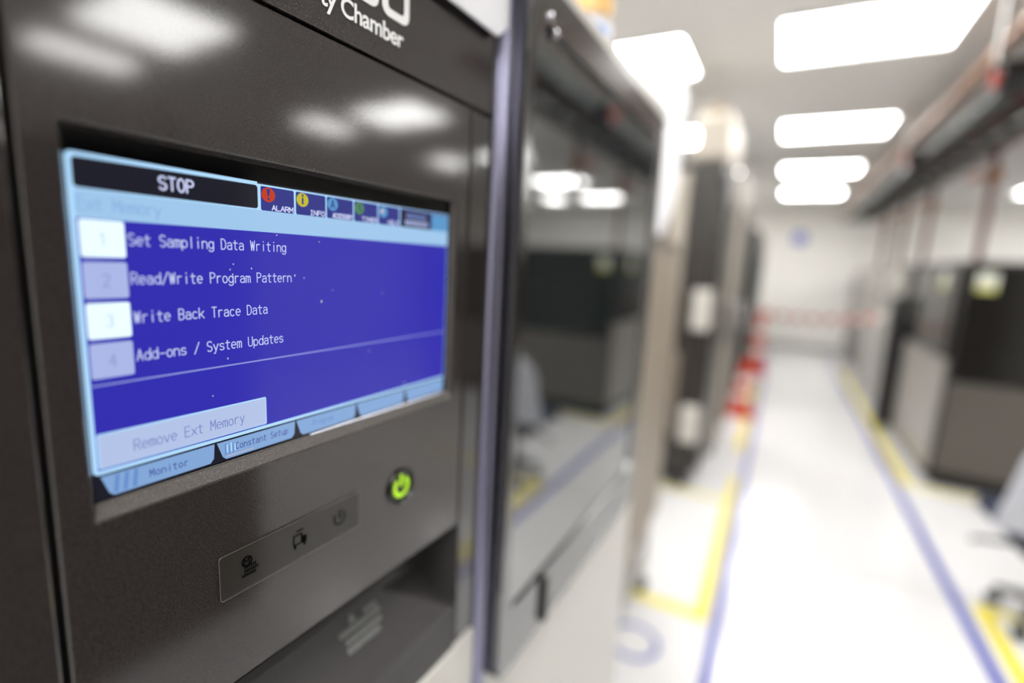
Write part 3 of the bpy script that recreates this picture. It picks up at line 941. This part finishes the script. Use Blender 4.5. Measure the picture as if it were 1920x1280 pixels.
t = thing('test_chamber', 'dark slim chamber behind the pale grey one, next to the orange cones', 'test chamber', (-0.72, 6.75, 0))
box('body', -0.45, 0.44, -0.75, 1.0, 0.03, 1.95, CAB_MID, t, bev=0.012)
d = box('door', 0.441, 0.475, -0.72, 0.95, 0.15, 1.88, CAB_DARK, t, bev=0.006)
tube('handle', [(0.475, -0.6, 0.95), (0.51, -0.6, 0.97), (0.51, -0.6, 1.17), (0.475, -0.6, 1.19)], 0.013, STEEL, d)
box('control_box', 0.20, 0.50, -0.80, -0.752, 1.25, 1.68, BLACK, t, bev=0.008)
box('plinth', -0.42, 0.40, -0.7, 0.95, 0.0, 0.03, BLACK, t)
t = thing('test_chamber', 'last cabinet of the left row, half hidden, close to the far wall', 'test chamber', (-0.85, 9.6, 0))
box('body', -0.45, 0.40, -0.9, 1.0, 0.03, 1.75, GREY, t, bev=0.012)
box('door', 0.401, 0.43, -0.85, 0.95, 0.15, 1.68, CAB_PALE, t, bev=0.006)
box('plinth', -0.42, 0.38, -0.85, 0.95, 0.0, 0.03, BLACK, t)

# ------------------------------------------------------------------ cones
def cone(x, y, h, label):
    t = thing('traffic_cone', label, 'cone', (x, y, 0), group='orange cones at the left edge')
    box('base', -0.15, 0.15, -0.15, 0.15, 0.0, 0.035, RED, t, bev=0.012)
    zs = [0.035, 0.30, 0.42, 0.62, 0.74, 1.0]
    ms = [RED, WHITE, RED, WHITE, RED]
    rad = lambda q: (0.115 * (1 - q) + 0.026 * q)
    for k in range(5):
        a, b = max(0.035, zs[k] * h), zs[k + 1] * h
        tube('cone_band', [(0, 0, a), (0, 0, b)], [rad(a / h), rad(b / h)], ms[k], t, n=20)
    tube('cone_tip', [(0, 0, h), (0, 0, h + 0.03)], [0.026, 0.018], RED, t, n=16)
    return t


cone(-0.20, 8.3, 0.92, 'taller orange-red and white cone holding the barrier tape, farther one')
cone(-0.24, 5.72, 0.56, 'nearer low orange-red cone half hidden by the left cabinets')

# barrier tape across the aisle
bm = bmesh.new()
P0, P1 = Vector((-0.155, 8.24, 0.86)), Vector((1.07, 7.0, 1.02))
NB = 14
bt = thing('barrier_tape', 'red and white barrier tape stretched across the aisle at waist height', 'barrier tape', (0, 0, 0))
for k in range(NB):
    a, b = P0.lerp(P1, k / NB), P0.lerp(P1, (k + 1) / NB)
    sa, sb = 0.05 * math.sin(PI * k / NB), 0.05 * math.sin(PI * (k + 1) / NB)
    bm = bmesh.new()
    sk = 0.02
    v = [bm.verts.new(p) for p in (a + Vector((0, 0, -sa)), b + Vector((0, 0, -sb)), b + Vector((0, 0, 0.075 - sb)), a + Vector((0, 0, 0.075 - sa)))]
    v += [bm.verts.new(q.co + Vector((0.0007, 0.0007, 0))) for q in v]
    for f in ((0, 1, 2, 3), (4, 7, 6, 5), (0, 4, 5, 1), (1, 5, 6, 2), (2, 6, 7, 3), (3, 7, 4, 0)):
        bm.faces.new([v[i] for i in f])
    from_bm('tape_band', bm, RED if k % 2 == 0 else WHITE, bt)

# round blue sign on the far wall
t = thing('wall_sign', 'small round blue sign high on the white far wall', 'sign', (0.20, RY1 - 0.001, 2.19))
bm = bmesh.new()
add_tube(bm, [(0, 0, 0), (0, -0.012, 0)], 0.13, 28)
from_bm('sign_disc', bm, BLUE_SIGN, t, smooth=True)
bm = bmesh.new()
add_box(bm, -0.06, 0.06, -0.0150, -0.0122, -0.015, 0.015)
add_box(bm, -0.015, 0.015, -0.0149, -0.0122, -0.06, 0.06)
from_bm('sign_mark', bm, WHITE, t)


# ================================================================== RIGHT ROW
def right_chamber(label, y0, y1, x0, h, face, side, lower, sticker=True, width=1.0, split=0.95, aisle_lower=None):
    t = thing('test_chamber', label, 'test chamber', (x0, y0, 0), group='chambers of the right-hand row')
    W_, L_ = width, y1 - y0
    box('body', 0.03, W_, 0.03, L_, 0.07, h, side, t, bev=0.015)
    box('plinth', 0.06, W_ - 0.03, 0.06, L_ - 0.03, 0.0, 0.07, BLACK, t)
    # aisle side: upper door, lower service door
    d = box('door', 0.0, 0.03, 0.05, L_ - 0.02, split, h - 0.03, face, t, bev=0.008)
    tube('handle', [(0.0, L_ - 0.16, 1.15), (-0.035, L_ - 0.16, 1.17), (-0.035, L_ - 0.16, 1.38), (0.0, L_ - 0.16, 1.40)], 0.011, STEEL, d)
    box('service_panel', 0.004, 0.03, 0.05, L_ - 0.02, 0.10, split - 0.01, aisle_lower or lower, t, bev=0.008)
    # end facing the viewer
    box('end_panel', 0.05, W_ - 0.02, 0.006, 0.03, split - 0.14, h - 0.03, CAB_DARK if side is not GREY else CAB_PALE, t, bev=0.008)
    box('end_service_panel', 0.05, W_ - 0.02, 0.010, 0.03, 0.12, split - 0.16, lower, t, bev=0.008)
    box('base_rail', 0.0, W_, 0.0, 0.05, 0.07, 0.115, CAB_DARK, t, bev=0.006)  # dark colour stands in for the shadow under the chamber
    if sticker:
        for (a, b) in (((-0.004, 0.0, 0.24, 0.44), 'a'), ((0.17, 0.33, 0.0, 0.006), 'e')):
            x_0, x_1, y_0, y_1 = a
            if b == 'a':
                s = box('sticker', -0.002, 0.0, 0.30, 0.44, h - 0.21, h - 0.08, STICKER_W, t)
                box('sticker_band', -0.003, -0.002, 0.30, 0.44, h - 0.21, h - 0.17, STICKER_Y, s)
            else:
                s = box('sticker', 0.09, 0.20, 0.004, 0.006, h - 0.21, h - 0.08, STICKER_W, t)
                box('sticker_band', 0.09, 0.20, 0.003, 0.004, h - 0.21, h - 0.17, STICKER_Y, s)
    return t


right_chamber('added unseen dark chamber beside the viewpoint, darkening the reflection in the near panel', -2.6, 1.15, 1.45, 1.8, CAB_DARK, CAB_MID, CAB_DARK, sticker=False)  # added out of view so the panel's left side reflects something dark
right_chamber('large glossy dark chamber at right, nearest of its row, with pale stickers', 4.56, 5.92, 1.085, 1.65, CAB_DARK, CAB_MID, CAB_PALE, width=2.6, aisle_lower=CAB_LIGHT)  # lighter lower aisle panel holds the floor's reflection as colour
t = thing('equipment_rack', 'slim black upright rack standing between the two nearest right-hand chambers', 'rack', (0.98, 6.02, 0))
box('frame', 0.0, 0.26, 0.0, 0.16, 0.05, 1.33, BLACK, t, bev=0.01)
for z_ in (0.35, 0.65, 0.95, 1.2):
    box('panel', 0.03, 0.23, -0.004, 0.0, z_ - 0.12, z_ + 0.12, RUBBER, t, bev=0.002)
for xx in (0.04, 0.22):
    for yy in (0.04, 0.12):
        tube('foot', [(xx, yy, 0), (xx, yy, 0.05)], 0.018, STEEL, t, n=10)
right_chamber('second right-hand chamber, warm grey, just behind the black rack', 6.28, 7.45, 1.08, 1.65, CAB_LIGHT, CAB_MID, GREY)
right_chamber('third right-hand chamber, warm grey with a pale base, beyond the tape end', 7.62, 8.75, 1.10, 1.62, CAB_LIGHT, CAB_MID, GREY, sticker=False)
right_chamber('fourth right-hand chamber, small in view, dark end toward the camera', 8.95, 10.0, 1.12, 1.60, CAB_LIGHT, CAB_MID, CAB_PALE, sticker=False)
right_chamber('farthest right-hand chamber, near the far wall', 10.2, 11.2, 1.14, 1.60, CAB_LIGHT, CAB_MID, CAB_PALE, sticker=False)
# second bank farther right, seen over and between and in the door reflection
box_labels = (('tall white storage cabinet against the right wall, nearest', -0.4), ('tall white storage cabinet against the right wall, middle', 2.2), ('tall white storage cabinet against the right wall, farthest', 7.0))
for lb, y_ in box_labels:
    t = thing('storage_cabinet', lb, 'cabinet', (5.9, y_, 0), group='storage cabinets along the right wall')
    box('body', 0.0, 0.49, 0.0, 1.2, 0.05, 1.9, GREY, t, bev=0.01)
    for k in range(2):
        d = box('door', -0.02, -0.001, 0.02 + 0.59 * k, 0.59 + 0.59 * k, 0.08, 1.87, CREAM, t, bev=0.004)
        tube('handle', [(-0.02, 0.54 + 0.12 * k, 0.9), (-0.045, 0.54 + 0.12 * k, 0.92), (-0.045, 0.54 + 0.12 * k, 1.06), (-0.02, 0.54 + 0.12 * k, 1.08)], 0.006, STEEL, d, n=8)
    box('plinth', 0.03, 0.46, 0.03, 1.17, 0.0, 0.05, BLACK, t)

# ------------------------------------------------------------------ swivel chair
t = thing('swivel_chair', 'light grey plastic-backed swivel chair cut off by the right edge', 'chair', (1.15, 2.76, 0), math.radians(4))
loops = []
bm = bmesh.new()
NB_ = 9
rings = []
for j in range(NB_):
    s = j / (NB_ - 1)
    zc = 0.50 + 0.44 * s
    wv = (0.275 - 0.05 * s if s < 0.8 else 0.275 - 0.05 * s - 0.55 * (s - 0.8))
    yb = -0.10 - 0.07 * s
    rings.append([bm.verts.new((wv * math.sin(u), yb + 0.05 * (1 - math.cos(u)) + d_e, zc)) for d_e, us in ((0.0, 1), (0.022, -1)) for u in [us * (-1.25 + 2.5 * q / 8) for q in range(9)]])
for a, b in zip(rings, rings[1:]):
    n = len(a)
    for k in range(n):
        bm.faces.new((a[k], a[(k + 1) % n], b[(k + 1) % n], b[k]))
bm.faces.new(rings[0])
bm.faces.new(rings[-1])
from_bm('backrest', bm, CHAIR_GREY, t, smooth=True)
box('seat', -0.17, 0.22, 0.0, 0.38, 0.42, 0.49, CHAIR_NAVY, t, bev=0.03, seg=3)
tube('back_bracket', [(0, 0.1, 0.40), (0, -0.08, 0.40), (0, -0.13, 0.52), (0, -0.14, 0.62)], 0.022, BLACK, t)
box('tilt_mechanism', -0.10, 0.10, 0.02, 0.22, 0.35, 0.42, BLACK, t, bev=0.012)
tube('height_lever', [(-0.08, 0.10, 0.385), (-0.24, 0.08, 0.38), (-0.27, 0.08, 0.37)], 0.010, BLACK, t, n=8)
tube('gas_column', [(0.04, 0.13, 0.10), (0.04, 0.13, 0.24), (0.04, 0.13, 0.241), (0.04, 0.13, 0.36)], [0.028, 0.028, 0.017, 0.017], BLACK, t, n=14)
for k in range(5):
    a = math.radians(72 * k)
    ex, ey = 0.07 + 0.18 * math.cos(a), 0.13 + 0.22 * math.sin(a)
    tube('base_leg', [(0.04, 0.13, 0.13), (ex * 0.5 + 0.02, 0.13 + (ey - 0.13) * 0.5, 0.115), (ex, ey, 0.085)], [0.026, 0.022, 0.016], BLACK, t, n=8)
    bm = bmesh.new()
    add_tube(bm, [(ex - 0.02, ey, 0.03), (ex + 0.02, ey, 0.03)], 0.03, 14)
    from_bm('caster', bm, RUBBER, t, smooth=True)
for s in (1,):
    ar = tube('armrest_post', [(s * 0.21, 0.13, 0.44), (s * 0.27, 0.12, 0.46), (s * 0.28, 0.08, 0.64)], 0.014, BLACK, t, n=8)
    box('arm_pad', s * 0.28 - 0.03, s * 0.28 + 0.03, -0.06, 0.20, 0.64, 0.67, RUBBER, ar, bev=0.012)

# ------------------------------------------------------------------ overhead services above the right-hand row
TRAY = mat('tray_grey', (84, 90, 90), 0.5)
t = thing('cable_tray', 'dark cable ladder hung from the ceiling over the right edge of the aisle', 'cable tray', (0.86, 2.2, 2.44), group='overhead services')
for xx in (0, 0.34):
    box('side_rail', xx - 0.012, xx + 0.012, 0, 8.8, 0, 0.06, TRAY, t)
for k in range(22):
    box('rung', 0.012, 0.328, 0.1 + 0.4 * k, 0.13 + 0.4 * k, 0.005, 0.03, TRAY, t)
for k in range(5):
    for xx in (0.0, 0.34):
        tube('hanger_rod', [(xx, 0.3 + 1.95 * k, 0.09), (xx, 0.3 + 1.95 * k, 0.36)], 0.006, STEEL, t, n=6)
bundle = ((0.065, PIPE_GREEN, 0.034, 'grey-green pipe lying in the overhead cable ladder'), (0.150, PIPE_RED, 0.034, 'dark red pipe lying in the overhead cable ladder'),
          (0.235, RUBBER, 0.032, 'black cable bundle lying in the overhead cable ladder'))
for dx, m_, r, lb in bundle:
    o = tube('service_pipe', [(0.875 + dx, 2.3 + 0.7 * k, 2.471 + r + (0.010 * abs(math.sin(k * 1.7)) if m_ is RUBBER else 0.0)) for k in range(12)], r, m_, n=10)
    tag(o, lb, 'pipe', 'overhead service pipes')
o = tube('header_pipe', [(1.29, 2.2, 2.50), (1.29, 11.0, 2.50)], 0.035, PIPE_RED, n=12)
tag(o, 'dark red header pipe running along the right side of the cable ladder', 'pipe', 'overhead service pipes')
o = tube('header_pipe', [(0.76, 2.2, 2.56), (0.76, 11.0, 2.56)], 0.028, COPPER, n=12)
tag(o, 'slim brown pipe running along the aisle side of the cable ladder', 'pipe', 'overhead service pipes')
names = ('nearest dark red drop pipe with red lever valve by the top right corner', 'dark red drop pipe with valve down to the nearest right-hand chamber',
         'dark red drop pipe with valve down to the second right-hand chamber', 'dark red drop pipe with valve down to the third right-hand chamber',
         'dark red drop pipe with valve down to the fourth right-hand chamber')
for i, (y, zb) in enumerate(((3.9, 2.06), (5.1, 1.655), (6.9, 1.655), (8.2, 1.625), (9.5, 1.605))):
    t = thing('drop_pipe', names[i], 'pipe', (1.29, y, 0), group='drop pipes')
    tube('pipe', [(0, 0, 2.462), (0, 0, 2.2), (0, 0, zb)], 0.024, PIPE_RED, t)
    box('valve_body', -0.042, 0.042, -0.042, 0.042, 2.24, 2.34, COPPER, t, bev=0.012)
    v_ = tube('valve_stem', [(-0.03, 0, 2.29), (-0.085, 0, 2.29)], 0.012, STEEL, t, n=8)
    box('valve_lever', -0.10, -0.08, -0.025, 0.19, 2.27, 2.31, VALVE_RED, v_, bev=0.004)
    if i == 0:
        tube('pipe_cap', [(0, 0, 2.05), (0, 0, 2.08)], 0.032, COPPER, t)
for i, (x, y) in enumerate(((0.74, 3.05), (0.74, 4.9))):
    t = thing('hose_reel', ('round dark hose reel under the cable ladder, nearer', 'round dark hose reel under the cable ladder, farther')[i], 'hose reel', (x + 0.03, y, 2.38), group='hose reels')
    tube('drum', [(-0.05, 0, 0), (0.04, 0, 0)], 0.075, BLACK, t, n=22)
    tube('hub', [(-0.065, 0, 0), (-0.05, 0, 0)], 0.035, VALVE_RED, t, n=14)
    tube('bracket', [(-0.06, 0, 0.06), (-0.06, 0, 0.42)], 0.010, STEEL, t, n=8)
